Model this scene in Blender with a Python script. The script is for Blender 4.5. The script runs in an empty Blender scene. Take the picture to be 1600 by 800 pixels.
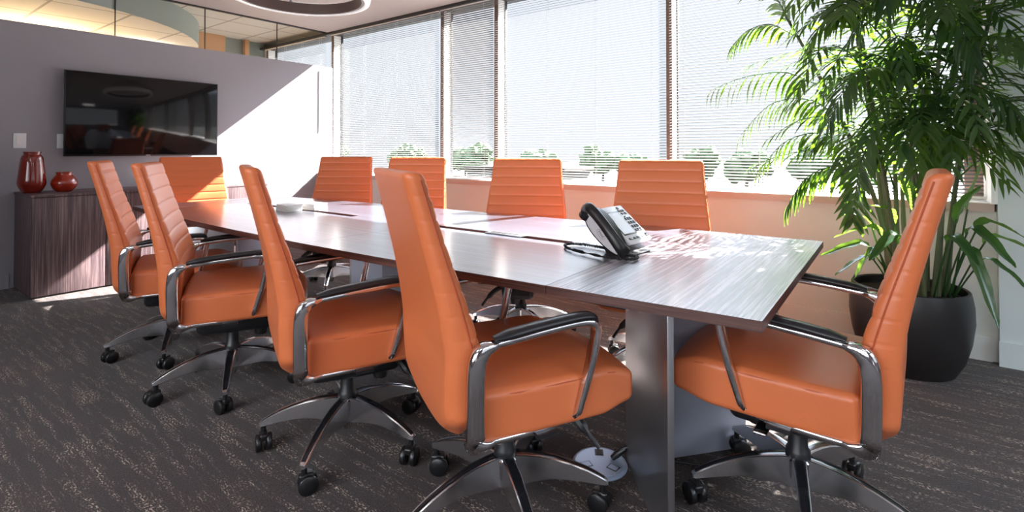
import bpy, bmesh, math, random
from math import sin, cos, pi, radians, tan, exp
from mathutils import Vector, Matrix, noise
random.seed(7)
SC = bpy.context.scene
COL = SC.collection

# ------------------------------------------------------------------ camera, sky, sun, lamps, exposure
cam_d = bpy.data.cameras.new('camera'); cam = bpy.data.objects.new('camera', cam_d); COL.objects.link(cam)
cam_d.sensor_width = 36.0; cam_d.sensor_fit = 'HORIZONTAL'; cam_d.lens = 36.0*802/1600
YAW = math.atan(595/802); PITCH = radians(0.9)
cam.location = (0, 0, 1.15); cam.rotation_euler = (pi/2 + PITCH, 0, YAW)
cam_d.shift_y = -(400 - (235 - 802*tan(PITCH)))/1600.0
cam_d.clip_start = 0.05; cam_d.clip_end = 600
SC.camera = cam

SKY_STRENGTH = 1.0
SUN_STRENGTH = 100.0
SUN_DIR = Vector((-.27, -1.0, -.82))
FILL_W = 9.0
EXPOSURE = 0.0

w = bpy.data.worlds.new('sky'); SC.world = w; w.use_nodes = True
nt = w.node_tree; nt.nodes.clear()
o_ = nt.nodes.new('ShaderNodeOutputWorld'); bg = nt.nodes.new('ShaderNodeBackground')
tc = nt.nodes.new('ShaderNodeTexCoord'); sp = nt.nodes.new('ShaderNodeSeparateXYZ'); rp = nt.nodes.new('ShaderNodeValToRGB')
nt.links.new(tc.outputs['Generated'], sp.inputs[0]); nt.links.new(sp.outputs['Z'], rp.inputs[0])
e = rp.color_ramp.elements          # hazy bright sky: pale at the horizon, much brighter higher up around the sun
e[0].position = 0.0; e[0].color = (.84, .90, .97, 1)
e[1].position = 1.0; e[1].color = (5, 6, 7.4, 1)
for p_, c_ in ((.30, (.84, .90, .99, 1)), (.42, (8.0, 9.2, 10.8, 1)), (.75, (7.4, 8.8, 10.6, 1))):
    q_ = e.new(p_); q_.color = c_
nt.links.new(rp.outputs[0], bg.inputs[0]); bg.inputs[1].default_value = SKY_STRENGTH
nt.links.new(bg.outputs[0], o_.inputs[0])

sun_d = bpy.data.lights.new('sun', 'SUN'); sun_d.energy = SUN_STRENGTH; sun_d.angle = radians(.6); sun_d.color = (1, .975, .94)
sun = bpy.data.objects.new('sun', sun_d); COL.objects.link(sun); sun.location = (2, 12, 9)
sun.rotation_euler = SUN_DIR.to_track_quat('-Z', 'Y').to_euler()

def area(name, loc, size, power, color=(1, 1, 1), rot=(0, 0, 0), portal=False):
    d = bpy.data.lights.new(name, 'AREA'); d.shape = 'RECTANGLE'; d.size, d.size_y = size
    d.energy = power; d.color = color
    o = bpy.data.objects.new(name, d); COL.objects.link(o); o.location = loc; o.rotation_euler = rot
    if portal: d.cycles.is_portal = True
    return o
FILL_PANELS = [(-1.6, -.9), (.9, -.9), (1.7, 1.2)]  # fill lamps added out of view to brighten the room
for x, y in FILL_PANELS:
    area('added_fill_light', (x, y, 2.668), (1.12, .52), FILL_W, (1, .97, .94))
area('window_portal', (-2.8, 4.22, 1.75), (6.6, 2.1), 1, rot=(-pi/2, 0, 0), portal=True)
area('window_portal', (3.12, 1.0, 1.75), (2.1, 3.4), 1, rot=(0, pi/2, 0), portal=True)

area('added_back_fill', (-.9, -2.63, 1.6), (4.6, 1.4), 60, (.97, .98, 1), rot=(pi/2, 0, 0))  # fill lamp added behind the camera to light the chair backs
bpy.data.lights['added_back_fill'].spread = radians(110)

SC.view_settings.view_transform = 'Standard'; SC.view_settings.look = 'None'
SC.view_settings.gamma = 1; SC.view_settings.use_curve_mapping = False
SC.view_settings.exposure = EXPOSURE

# ------------------------------------------------------------------ materials
def srgb(r, g, b):
    f = lambda c: (c/255/12.92) if c/255 <= .04045 else ((c/255+.055)/1.055)**2.4
    return (f(r), f(g), f(b), 1)
def newmat(name):
    m = bpy.data.materials.new(name); m.use_nodes = True
    return m, m.node_tree, m.node_tree.nodes['Principled BSDF']
def mat(name, col, rough=.5, metal=0, spec=.5, bump=None, emit=None, coat=0, bd=.1):
    m, nt, p = newmat(name)
    p.inputs['Base Color'].default_value = col if len(col) == 4 else (*col, 1)
    p.inputs['Roughness'].default_value = rough; p.inputs['Metallic'].default_value = metal
    p.inputs['Specular IOR Level'].default_value = spec
    if coat: p.inputs['Coat Weight'].default_value = coat
    if emit: p.inputs['Emission Color'].default_value = (*emit[:3], 1); p.inputs['Emission Strength'].default_value = emit[3]
    if bump:
        n = nt.nodes.new('ShaderNodeTexNoise'); n.inputs['Scale'].default_value = bump; n.inputs['Detail'].default_value = 3
        t = nt.nodes.new('ShaderNodeTexCoord'); b = nt.nodes.new('ShaderNodeBump'); b.inputs['Strength'].default_value = bd
        b.inputs['Distance'].default_value = .004
        nt.links.new(t.outputs['Object'], n.inputs['Vector']); nt.links.new(n.outputs['Fac'], b.inputs['Height']); nt.links.new(b.outputs[0], p.inputs['Normal'])
    return m
def wood(name, dark, mid, light, scale, rough=.4, spec=.5, bump=.15, contrast=(.35, .5, .68), coat=0):
    """fine linear grain; scale = noise frequency per metre along x, y, z (low along the grain)"""
    m, nt, p = newmat(name)
    t = nt.nodes.new('ShaderNodeTexCoord'); mp = nt.nodes.new('ShaderNodeMapping'); mp.inputs['Scale'].default_value = scale
    n = nt.nodes.new('ShaderNodeTexNoise'); n.inputs['Scale'].default_value = 1; n.inputs['Detail'].default_value = 4; n.inputs['Roughness'].default_value = .65
    r = nt.nodes.new('ShaderNodeValToRGB'); e = r.color_ramp.elements
    e[0].position = contrast[0]; e[0].color = dark; e[1].position = contrast[2]; e[1].color = light
    x = e.new(contrast[1]); x.color = mid
    nt.links.new(t.outputs['Object'], mp.inputs[0]); nt.links.new(mp.outputs[0], n.inputs['Vector'])
    nt.links.new(n.outputs['Fac'], r.inputs[0]); nt.links.new(r.outputs[0], p.inputs['Base Color'])
    b = nt.nodes.new('ShaderNodeBump'); b.inputs['Strength'].default_value = bump; b.inputs['Distance'].default_value = .002
    nt.links.new(n.outputs['Fac'], b.inputs['Height']); nt.links.new(b.outputs[0], p.inputs['Normal'])
    p.inputs['Roughness'].default_value = rough; p.inputs['Specular IOR Level'].default_value = spec
    p.inputs['Coat Weight'].default_value = coat; p.inputs['Coat Roughness'].default_value = .2; p.inputs['Coat IOR'].default_value = 2.2
    return m
M = {}
M['wall'] = mat('painted_wall', srgb(152, 149, 156), .75, bump=180, bd=.04)
M['wall_warm'] = mat('warm_wall', srgb(194, 194, 190), .7, bump=180, bd=.04)
M['wall_pier'] = mat('pier_wall', srgb(196, 204, 204), .7)
M['ceiling'] = mat('ceiling_paint', srgb(186, 178, 175), .85)
M['white'] = mat('white_paint', srgb(232, 230, 228), .5)
M['plastic_white'] = mat('white_plastic', srgb(228, 230, 236), .35)
M['leather'] = mat('orange_leather', srgb(206, 112, 68), .37, spec=.45, bump=420, bd=.12)
M['stitch'] = mat('orange_piping', srgb(176, 82, 46), .5)
M['chrome'] = mat('polished_aluminium', (.74, .74, .76), .09, 1)
M['cast'] = mat('cast_aluminium', (.70, .70, .72), .2, 1)
M['dark_reflect'] = mat('painted_dark_reflection', (.03, .03, .035), .15, .6)  # dark reflection painted on the tops of the star arms
M['black'] = mat('black_plastic', (.012, .012, .014), .38)
M['pad'] = mat('black_pad', (.014, .014, .017), .32)
M['rubber'] = mat('caster_black', (.008, .008, .009), .35)
M['cabinet'] = wood('dark_laminate_vertical', srgb(70, 56, 60), srgb(98, 80, 83), srgb(140, 118, 118), (90, 90, 2.2), .45, bump=.1)
M['table_x'] = wood('table_laminate_long', srgb(50, 54, 66), srgb(76, 82, 97), srgb(112, 119, 136), (1.6, 170, 30), .34, spec=.9, bump=.1, coat=1)
M['table_y'] = wood('table_laminate_cross', srgb(38, 33, 40), srgb(90, 82, 92), srgb(176, 168, 178), (105, 1.4, 30), .36, spec=.9, bump=.9, coat=.7, contrast=(.40, .5, .60))
M['table_edge'] = wood('table_edge', srgb(58, 38, 36), srgb(84, 56, 52), srgb(110, 76, 68), (3, 3, 200), .45, bump=.05)
M['dark'] = mat('dark_recess', (.01, .009, .009), .6)
M['brushed'] = mat('brushed_aluminium', (.56, .57, .60), .34, 1)
M['panel_light'] = mat('satin_silver_panel', srgb(178, 184, 200), .42, .25)
M['apron'] = mat('sill_apron', srgb(178, 156, 146), .45)
M['mullion'] = mat('brown_mullion', srgb(118, 96, 84), .45)
M['gasket'] = mat('black_gasket', (.012, .012, .014), .5)
M['terracotta'] = mat('red_glaze', srgb(120, 22, 10), .12, spec=.7, coat=.6)
M['terracotta2'] = mat('orange_red_glaze', srgb(150, 36, 12), .14, spec=.7, coat=.6)
M['pot'] = mat('black_planter', (.016, .014, .014), .42, bump=60, bd=.06)
M['soil'] = mat('soil', (.02, .012, .008), .95, bump=90, bd=.8)
M['tv_body'] = mat('tv_black', (.006, .006, .007), .3)
M['tv_screen'] = mat('tv_glass', (.004, .004, .005), .07, spec=.35)
M['tan'] = mat('tan_wall', srgb(214, 168, 128), .8)
M['greywall'] = mat('grey_green_wall', srgb(150, 160, 154), .8)
M['steel'] = mat('satin_steel', (.5, .52, .55), .3, 1)
M['floorbox'] = mat('floor_box_plate', srgb(168, 184, 208), .38, .3)
M['paper'] = mat('paper', srgb(236, 234, 232), .7)
M['paper_edge'] = wood('page_edges', srgb(150, 146, 146), srgb(210, 206, 204), srgb(240, 238, 236), (3, 3, 1500), .8, bump=0)
M['ring_in'] = mat('ring_baffle', srgb(104, 88, 84), .35, .4)
M['ring_out'] = mat('ring_white', srgb(238, 236, 236), .35, emit=(1, .96, .92, .35))
M['bark'] = mat('cane', srgb(84, 92, 62), .6, bump=60, bd=.2)
M['asphalt'] = mat('parking_ground', srgb(50, 49, 46), .9)
M['grass'] = mat('grass', srgb(150, 168, 110), .95)
M['canopy'] = mat('tree_canopy', srgb(66, 82, 54), .95, bump=3, bd=1)
M['trunk'] = mat('trunk', srgb(44, 38, 32), .9)
M['carred'] = mat('car_red', srgb(96, 20, 24), .3)
M['carwhite'] = mat('car_white', srgb(110, 110, 112), .3)
M['cardark'] = mat('car_dark', srgb(40, 50, 74), .3)
M['bldg'] = mat('building_wall', srgb(84, 80, 74), .9)
M['logo'] = mat('logo_grey', srgb(110, 116, 126), .4, .3)
M['green'] = mat('green_mark', srgb(20, 120, 70), .5)
M['label'] = mat('label_text', (.02, .02, .02), .6)

def leafmat(name, col, tcol, tf, rough=.35):
    m, nt, p = newmat(name)
    p.inputs['Base Color'].default_value = col; p.inputs['Roughness'].default_value = rough; p.inputs['Specular IOR Level'].default_value = .65
    tr = nt.nodes.new('ShaderNodeBsdfTranslucent'); tr.inputs[0].default_value = tcol
    mx = nt.nodes.new('ShaderNodeMixShader'); mx.inputs[0].default_value = tf
    out = nt.nodes['Material Output']
    nt.links.new(p.outputs[0], mx.inputs[1]); nt.links.new(tr.outputs[0], mx.inputs[2]); nt.links.new(mx.outputs[0], out.inputs[0])
    return m
M['leaf'] = leafmat('palm_leaf', srgb(30, 54, 36), (.26, .50, .03, 1), .30, .22)
M['leaf2'] = leafmat('broad_leaf', srgb(36, 72, 42), (.28, .5, .05, 1), .28, .25)
M['slat'] = mat('blind_slat', srgb(104, 101, 99), .55, spec=.2)

def glassmat(name, refl=.06, tint=(1, 1, 1, 1)):
    m = bpy.data.materials.new(name); m.use_nodes = True; nt = m.node_tree; nt.nodes.clear()
    out = nt.nodes.new('ShaderNodeOutputMaterial'); mx = nt.nodes.new('ShaderNodeMixShader')
    tr = nt.nodes.new('ShaderNodeBsdfTransparent'); tr.inputs[0].default_value = tint
    gl = nt.nodes.new('ShaderNodeBsdfGlossy'); gl.inputs['Roughness'].default_value = .01
    lw = nt.nodes.new('ShaderNodeLayerWeight'); lw.inputs[0].default_value = .12
    ml = nt.nodes.new('ShaderNodeMath'); ml.operation = 'MULTIPLY'; ml.inputs[1].default_value = .6
    nt.links.new(lw.outputs['Fresnel'], ml.inputs[0]); nt.links.new(ml.outputs[0], mx.inputs[0])
    nt.links.new(tr.outputs[0], mx.inputs[1]); nt.links.new(gl.outputs[0], mx.inputs[2]); nt.links.new(mx.outputs[0], out.inputs[0])
    return m
M['glass'] = glassmat('clear_glass')

def carpetmat():
    m, nt, p = newmat('carpet')
    L = nt.links.new; N = nt.nodes.new
    t = N('ShaderNodeTexCoord')
    def noise_(scale, detail=2, rough=.5, sc=1):
        mp = N('ShaderNodeMapping'); mp.inputs['Scale'].default_value = scale
        n = N('ShaderNodeTexNoise'); n.inputs['Scale'].default_value = sc; n.inputs['Detail'].default_value = detail; n.inputs['Roughness'].default_value = rough
        L(t.outputs['Object'], mp.inputs[0]); L(mp.outputs[0], n.inputs['Vector']); return n.outputs['Fac']
    def ramp(src, a, b, ca=(0, 0, 0, 1), cb=(1, 1, 1, 1)):
        r = N('ShaderNodeValToRGB'); r.color_ramp.elements[0].position = a; r.color_ramp.elements[1].position = b
        r.color_ramp.elements[0].color = ca; r.color_ramp.elements[1].color = cb; L(src, r.inputs[0]); return r.outputs[0]
    def mul(a, b):
        n = N('ShaderNodeMath'); n.operation = 'MULTIPLY'; L(a, n.inputs[0]); L(b, n.inputs[1]); return n.outputs[0]
    fleck = ramp(noise_((85, 180, 1), 2, .6), .54, .60)
    cluster = ramp(noise_((3.4, 27, 1), 5, .68), .49, .63)
    base = ramp(noise_((150, 270, 1), 3, .75), .34, .68, srgb(18, 14, 14), srgb(78, 66, 63))
    tone = ramp(noise_((1.2, 5, 1), 2, .5), .35, .7, (.75, .75, .78, 1), (1.2, 1.15, 1.12, 1))
    mb = N('ShaderNodeMix'); mb.data_type = 'RGBA'; mb.blend_type = 'MULTIPLY'; mb.inputs['Factor'].default_value = 1
    L(base, mb.inputs['A']); L(tone, mb.inputs['B'])
    mx = N('ShaderNodeMix'); mx.data_type = 'RGBA'
    L(mul(fleck, cluster), mx.inputs['Factor']); L(mb.outputs['Result'], mx.inputs['A']); mx.inputs['B'].default_value = srgb(186, 168, 150)
    L(mx.outputs['Result'], p.inputs['Base Color'])
    bm_ = N('ShaderNodeBump'); bm_.inputs['Strength'].default_value = .6; bm_.inputs['Distance'].default_value = .004
    L(noise_((260, 260, 260), 2, .7), bm_.inputs['Height']); L(bm_.outputs[0], p.inputs['Normal'])
    p.inputs['Roughness'].default_value = .85; p.inputs['Specular IOR Level'].default_value = .25
    p.inputs['Sheen Weight'].default_value = .16; p.inputs['Sheen Roughness'].default_value = .4
    return m
M['carpet'] = carpetmat()

def tilemat(name, col, line, size):
    m, nt, p = newmat(name); L = nt.links.new
    t = nt.nodes.new('ShaderNodeTexCoord'); b = nt.nodes.new('ShaderNodeTexBrick')
    b.offset = 0; b.inputs['Color1'].default_value = col; b.inputs['Color2'].default_value = col; b.inputs['Mortar'].default_value = line
    b.inputs['Scale'].default_value = 1; b.inputs['Brick Width'].default_value = size; b.inputs['Row Height'].default_value = size
    b.inputs['Mortar Size'].default_value = .012; b.inputs['Mortar Smooth'].default_value = .1
    L(t.outputs['Object'], b.inputs['Vector']); L(b.outputs['Color'], p.inputs['Base Color']); p.inputs['Roughness'].default_value = .9
    return m
M['tile'] = tilemat('ceiling_tile', srgb(222, 220, 210), srgb(168, 164, 156), .61)

# ------------------------------------------------------------------ mesh helpers
def finish(bm, angle=38, merge=True):
    if merge: bmesh.ops.remove_doubles(bm, verts=bm.verts, dist=1e-5)
    bmesh.ops.recalc_face_normals(bm, faces=bm.faces)
    for f in bm.faces: f.smooth = True
    a = radians(angle)
    for e in bm.edges:
        if len(e.link_faces) == 2 and e.calc_face_angle(0) > a: e.smooth = False
def obj(name, bm, material, parent=None, loc=None, rot=None, angle=38, merge=True, fin=True):
    if fin: finish(bm, angle, merge)
    me = bpy.data.meshes.new(name); bm.to_mesh(me); bm.free()
    ms = material if isinstance(material, (list, tuple)) else [material]
    for m in ms: me.materials.append(m)
    o = bpy.data.objects.new(name, me); COL.objects.link(o)
    if parent: o.parent = parent
    if loc: o.location = loc
    if rot: o.rotation_euler = rot
    return o
def tag(o, label, cat, group=None):
    o['label'] = label; o['category'] = cat
    if group: o['group'] = group
    return o
def thing(name, label, cat, loc=(0, 0, 0), rz=0, group=None):
    o = bpy.data.objects.new(name, None); COL.objects.link(o); o.empty_display_size = .1
    o.location = loc; o.rotation_euler = (0, 0, rz); return tag(o, label, cat, group)
def struct(name, bm, m, parent=None, **k):
    o = obj(name, bm, m, parent, **k)
    if not parent: o['kind'] = 'structure'
    return o
def box(bm, x0, x1, y0, y1, z0, z1, mi=0, mtx=None):
    vs = [bm.verts.new((x, y, z)) for x in (x0, x1) for y in (y0, y1) for z in (z0, z1)]
    if mtx:
        for v in vs: v.co = mtx @ v.co
    for q in ((0, 1, 3, 2), (4, 6, 7, 5), (0, 4, 5, 1), (2, 3, 7, 6), (0, 2, 6, 4), (1, 5, 7, 3)):
        f = bm.faces.new([vs[i] for i in q]); f.material_index = mi
    return vs
def bbox(x0, x1, y0, y1, z0, z1, bev=.003, seg=2):
    bm = bmesh.new(); box(bm, x0, x1, y0, y1, z0, z1)
    if bev:
        bmesh.ops.recalc_face_normals(bm, faces=bm.faces)
        bmesh.ops.bevel(bm, geom=list(bm.edges), offset=bev, segments=seg, profile=.5, affect='EDGES')
    return bm
def rbox(bm, h, r, n=(4, 4, 4), fn=None, seg=4, c=(0, 0, 0)):
    def ax(hh, k):
        e = [tan(radians(45*i/seg)) for i in range(seg+1)]
        lo = [-(hh-r) - r*t for t in reversed(e)]
        mid = [-(hh-r) + 2*(hh-r)*i/k for i in range(1, k)]
        return lo + mid + [-x for x in reversed(lo)]
    A = [ax(h[i], n[i]) for i in range(3)]
    cache = {}
    def V(p):
        key = tuple(round(q, 6) for q in p)
        if key in cache: return cache[key]
        inn = Vector([max(-(h[i]-r), min(h[i]-r, p[i])) for i in range(3)])
        d = Vector(p) - inn
        q = inn + d.normalized()*r
        if fn: q = Vector(fn(q))
        v = bm.verts.new(q + Vector(c)); cache[key] = v; return v
    for a in range(3):
        b_, c_ = (a+1) % 3, (a+2) % 3
        for s in (-1, 1):
            for i in range(len(A[b_])-1):
                for j in range(len(A[c_])-1):
                    qs = []
                    for di, dj in ((0, 0), (1, 0), (1, 1), (0, 1)):
                        p = [0, 0, 0]; p[a] = s*h[a]; p[b_] = A[b_][i+di]; p[c_] = A[c_][j+dj]; qs.append(V(p))
                    try: bm.faces.new(qs if s > 0 else qs[::-1])
                    except ValueError: pass
def catmull(pts, n=6, closed=False):
    P = [Vector(p) for p in pts]; out = []; m = len(P)
    rng = range(m) if closed else range(m-1)
    for i in rng:
        if closed: a, b, c, d = P[i-1], P[i], P[(i+1) % m], P[(i+2) % m]
        else: a, b, c, d = P[max(i-1, 0)], P[i], P[i+1], P[min(i+2, m-1)]
        for k in range(n):
            t = k/n
            out.append(.5*((2*b)+(c-a)*t+(2*a-5*b+4*c-d)*t*t+(3*b-a-3*c+d)*t**3))
    if not closed: out.append(P[-1])
    return out
def tube(bm, pts, r, n=8, closed=False, cap=True, flat=1.0, mi=0):
    pts = [Vector(p) for p in pts]; m = len(pts); rs = r if isinstance(r, (list, tuple)) else [r]*m
    rings = []; up = None
    for i, p in enumerate(pts):
        if closed: t = pts[(i+1) % m] - pts[i-1]
        else: t = pts[min(i+1, m-1)] - pts[max(i-1, 0)]
        t.normalize()
        if up is None:
            up = Vector((0, 0, 1)) if abs(t.z) < .9 else Vector((1, 0, 0))
        up = (up - t*up.dot(t)).normalized(); sd = t.cross(up)
        rings.append([bm.verts.new(p + (up*cos(2*pi*k/n)*flat + sd*sin(2*pi*k/n))*rs[i]) for k in range(n)])
    for i in range(m if closed else m-1):
        a, b = rings[i], rings[(i+1) % m]
        for k in range(n):
            f = bm.faces.new((a[k], a[(k+1) % n], b[(k+1) % n], b[k])); f.material_index = mi
    if cap and not closed:
        bm.faces.new(rings[0][::-1]).material_index = mi; bm.faces.new(rings[-1]).material_index = mi
def lathe(bm, prof, n=40, c=(0, 0, 0), mtx=None):
    rings = []
    for r, z in prof:
        if r < 1e-6: rings.append([bm.verts.new((c[0], c[1], c[2]+z))])
        else: rings.append([bm.verts.new((c[0]+r*cos(2*pi*k/n), c[1]+r*sin(2*pi*k/n), c[2]+z)) for k in range(n)])
    if mtx:
        for rg in rings:
            for v in rg: v.co = mtx @ v.co
    for a, b in zip(rings, rings[1:]):
        for k in range(n):
            k2 = (k+1) % n
            if len(a) == 1: bm.faces.new((a[0], b[k2], b[k]))
            elif len(b) == 1: bm.faces.new((a[k], a[k2], b[0]))
            else: bm.faces.new((a[k], a[k2], b[k2], b[k]))
def bar(bm, pts, ws, t, yf, closed=True, ch=.3):
    """flat bar swept along an xz-path; ws = in-plane width, t = thickness along y, yf(x,z) = y centre"""
    m = len(pts); rings = []
    for i, p in enumerate(pts):
        if closed: d = pts[(i+1) % m] - pts[i-1]
        else: d = pts[min(i+1, m-1)] - pts[max(i-1, 0)]
        nx, nz = -d[1], d[0]; l = math.hypot(nx, nz) or 1; nx /= l; nz /= l
        w_ = ws[i]/2; tt = t[i]/2 if isinstance(t, list) else t/2; c = min(w_, tt)*ch; y = yf(p[0], p[1])
        prof = [(-w_+c, -tt), (w_-c, -tt), (w_, -tt+c), (w_, tt-c), (w_-c, tt), (-w_+c, tt), (-w_, tt-c), (-w_, -tt+c)]
        rings.append([bm.verts.new((p[0]+nx*a, y+b, p[1]+nz*a)) for a, b in prof])
    for i in range(m if closed else m-1):
        a, b = rings[i], rings[(i+1) % m]
        for k in range(8): bm.faces.new((a[k], a[(k+1) % 8], b[(k+1) % 8], b[k]))
    if not closed: bm.faces.new(rings[0][::-1]); bm.faces.new(rings[-1])
def prism(bm, poly, z0, z1, bev=0):
    b = [bm.verts.new((x, y, z0)) for x, y in poly]; t = [bm.verts.new((x, y, z1)) for x, y in poly]
    n = len(poly); bm.faces.new(b[::-1]); tf = bm.faces.new(t)
    for i in range(n): bm.faces.new((b[i], b[(i+1) % n], t[(i+1) % n], t[i]))
    return tf
def kids(o): return list(o.children)
def copy_tree(o, parent=None):
    c = o.copy(); COL.objects.link(c)
    if parent: c.parent = parent
    for ch in kids(o): copy_tree(ch, c)
    return c
def sm(a, b, x):
    t = max(0, min(1, (x-a)/(b-a))); return t*t*(3-2*t)
def text_mesh(name, s, size, material, parent, mtx, depth=.0006):
    cu = bpy.data.curves.new(name, 'FONT'); cu.body = s; cu.size = size; cu.extrude = depth; cu.align_x = 'CENTER'; cu.align_y = 'CENTER'
    o = bpy.data.objects.new(name, cu); COL.objects.link(o)
    bpy.context.view_layer.update()
    me = bpy.data.meshes.new_from_object(o.evaluated_get(bpy.context.evaluated_depsgraph_get()))
    bpy.data.objects.remove(o); bpy.data.curves.remove(cu)
    me.transform(mtx); me.materials.clear(); me.materials.append(material)
    q = bpy.data.objects.new(name, me); COL.objects.link(q); q.parent = parent
    return q

# ------------------------------------------------------------------ room shell
XW, YW, YG = -5.93, 3.82, 4.0          # television wall, window wall face, blind plane
ZC, ZS = 2.70, .86                     # ceiling, sill
XR, YB = 3.0, -2.6                     # right and back walls
def sb(name, *a, m='wall', parent=None, bev=0): return struct(name, bbox(*a, bev=bev), M[m], parent)
sb('floor', -12.0, XR+.1, YB-.1, 4.3, -.12, 0, m='carpet')
# ceiling of the meeting room and of the office beyond the glass
sb('ceiling', XW-.1, XR+.1, YB-.1, 4.3, ZC, ZC+.15, m='ceiling')
bmc = bmesh.new(); box(bmc, -12, XW-.1, YB-.1, 4.3, 2.78, 2.9); struct('ceiling_office', bmc, M['tile'])
# television wall, glass above
sb('wall_left', XW-.1, XW, YB, 3.82, 0, 2.24)
sb('wall_left_end', XW-.1, XW, 3.82, 4.13, ZS+.003, 2.24)
sb('baseboard_left', XW, XW+.012, YB, .95, 0, .12, m='wall')
g = bbox(XW-.056, XW-.044, YB, 4.10, 2.24, ZC, 0); struct('window_1', g, M['glass'])
sb('trim_1', XW-.07, XW-.03, YB, 4.10, ZC-.012, ZC, m='gasket')
for i, y in enumerate((.87, 1.67, 2.47, 3.28)):
    sb('trim_%d' % (i+2), XW-.058, XW-.042, y-.003, y+.003, 2.24, ZC-.012, m='gasket')
sb('trim_6', XW-.065, XW-.035, 4.07, 4.12, 2.24, ZC-.03, m='steel')
# window wall below the sill
sb('wall_window', -12.0, XR+.1, YW, 4.3, -.0, .815, m='wall_warm')
sb('trim_7', XW, .425, YW-.012, YW, .13, .138, m='wall_warm')
sb('baseboard_window', XW, .425, YW-.014, YW, 0, .13, m='wall_warm')
sb('trim_8', -12.0, .44, YW-.022, 4.3, .815, ZS, m='apron')
sb('trim_9', -12.0, .44, YW+.0, 4.3, ZS, ZS+.003, m='white')
# pier at the right of the windows
sb('wall_pier', .45, XR+.1, 3.77, 4.3, 0, ZC, m='wall_pier')
sb('baseboard_pier', .445, XR, 3.755, 3.77, 0, .13, m='wall_pier')
sb('trim_10', .425, .45, 3.77, 4.3, ZS, ZC, m='white')
# dark channel at the head of the windows
sb('trim_11', -12, .44, 3.955, 4.25, 2.672, ZC+.0, m='gasket')
# outside ledge above the windows, which cuts the top of the sun
sb('trim_12', -12.5, 4.0, 4.3, 4.52, 2.89, 3.1, m='white')
sb('wall_front', -12, XR+.1, 4.18, 4.3, 2.70, 3.1, m='white')
# right wall with a wide window, back wall and far office walls
sb('wall_right', XR, XR+.1, YB, -.8, 0, ZC)
sb('wall_right_low', XR, XR+.1, -.8, 2.8, 0, .86)
sb('wall_right_high', XR, XR+.1, -.8, 2.8, 2.5, ZC)
sb('wall_right_end', XR, XR+.1, 2.8, 3.77, 0, ZC)
struct('window_2', bbox(XR+.04, XR+.05, -.8, 2.8, .86, 2.5, 0), M['glass'])
sb('wall_back', XW-.1, -3.25, YB-.1, YB, 0, ZC)
sb('wall_back_end', 1.45, XR+.1, YB-.1, YB, 0, ZC)
sb('wall_back_low', -3.25, 1.45, YB-.1, YB, 0, .86)
sb('wall_back_high', -3.25, 1.45, YB-.1, YB, 2.34, ZC)
struct('window_9', bbox(-3.25, 1.45, YB-.07, YB-.06, .86, 2.34, 0), M['glass'])  # unseen opening and pane added around the back fill lamp
sb('wall_office_back', -12, XW-.1, YB-.1, YB, 0, 2.78, m='tan')
bmo = bmesh.new(); box(bmo, -12.1, -12, YB-.1, 4.3, 0, 2.78); struct('wall_office_far', bmo, M['tan'])
# partitions of the office that show above the wall
sb('wall_office_panel', -7.75, -7.62, 2.95, 3.42, 0, 2.78, m='tan')
sb('wall_office_grey', -7.80, -7.70, 3.42, 4.02, 0, 2.78, m='greywall')
sb('trim_61', -7.70, -7.62, 3.70, 3.76, 0, 2.78, m='tan')
# curved dropped soffit of the office
bms = bmesh.new(); n = 60; cx, cy, rr = -8.15, .75, 2.35
for k in range(n):
    pass
lathe(bms, [(0, 2.50), (rr, 2.50), (rr, 2.52)], 72, (cx, cy, 0))
struct('ceiling_soffit', bms, M['tile'])
bms = bmesh.new(); lathe(bms, [(rr+.004, 2.50), (rr+.004, 2.779), (rr-.05, 2.779), (rr-.05, 2.53)], 72, (cx, cy, 0)); struct('ceiling_soffit_edge', bms, M['greywall'])
# uplight of the office that warms its ceiling
up = thing('uplight', 'warm uplight on a pole in the office beyond the glass', 'lamp', (-7.6, 1.3, 0))
b = bmesh.new(); lathe(b, [(0, 0), (.14, 0), (.14, .02), (.02, .03), (0, .03)], 24); obj('base', b, M['black'], up)
b = bmesh.new(); tube(b, [(0, 0, .03), (0, 0, 1.95)], .012); obj('pole', b, M['steel'], up)
b = bmesh.new(); lathe(b, [(0, 1.95), (.05, 1.96), (.16, 2.04), (.155, 2.05), (.04, 1.97), (0, 1.965)], 24); obj('lamp_shade', b, M['steel'], up)
pl = bpy.data.lights.new('uplight_bulb', 'POINT'); pl.energy = 110; pl.color = (1, .70, .38); pl.shadow_soft_size = .06
po = bpy.data.objects.new('uplight_bulb', pl); COL.objects.link(po); po.location = (-7.6, 1.3, 2.08)
area('office_light', (-8.0, 2.4, 2.4), (1.2, .5), 26, (1, .88, .74), rot=(pi, 0, 0))
area('office_light', (-7.2, -.8, 2.4), (1.2, .5), 22, (1, .80, .58), rot=(pi, 0, 0))

sb('trim_60', .34, .45, 4.06, 4.16, ZS+.003, 2.672, m='mullion')
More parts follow.
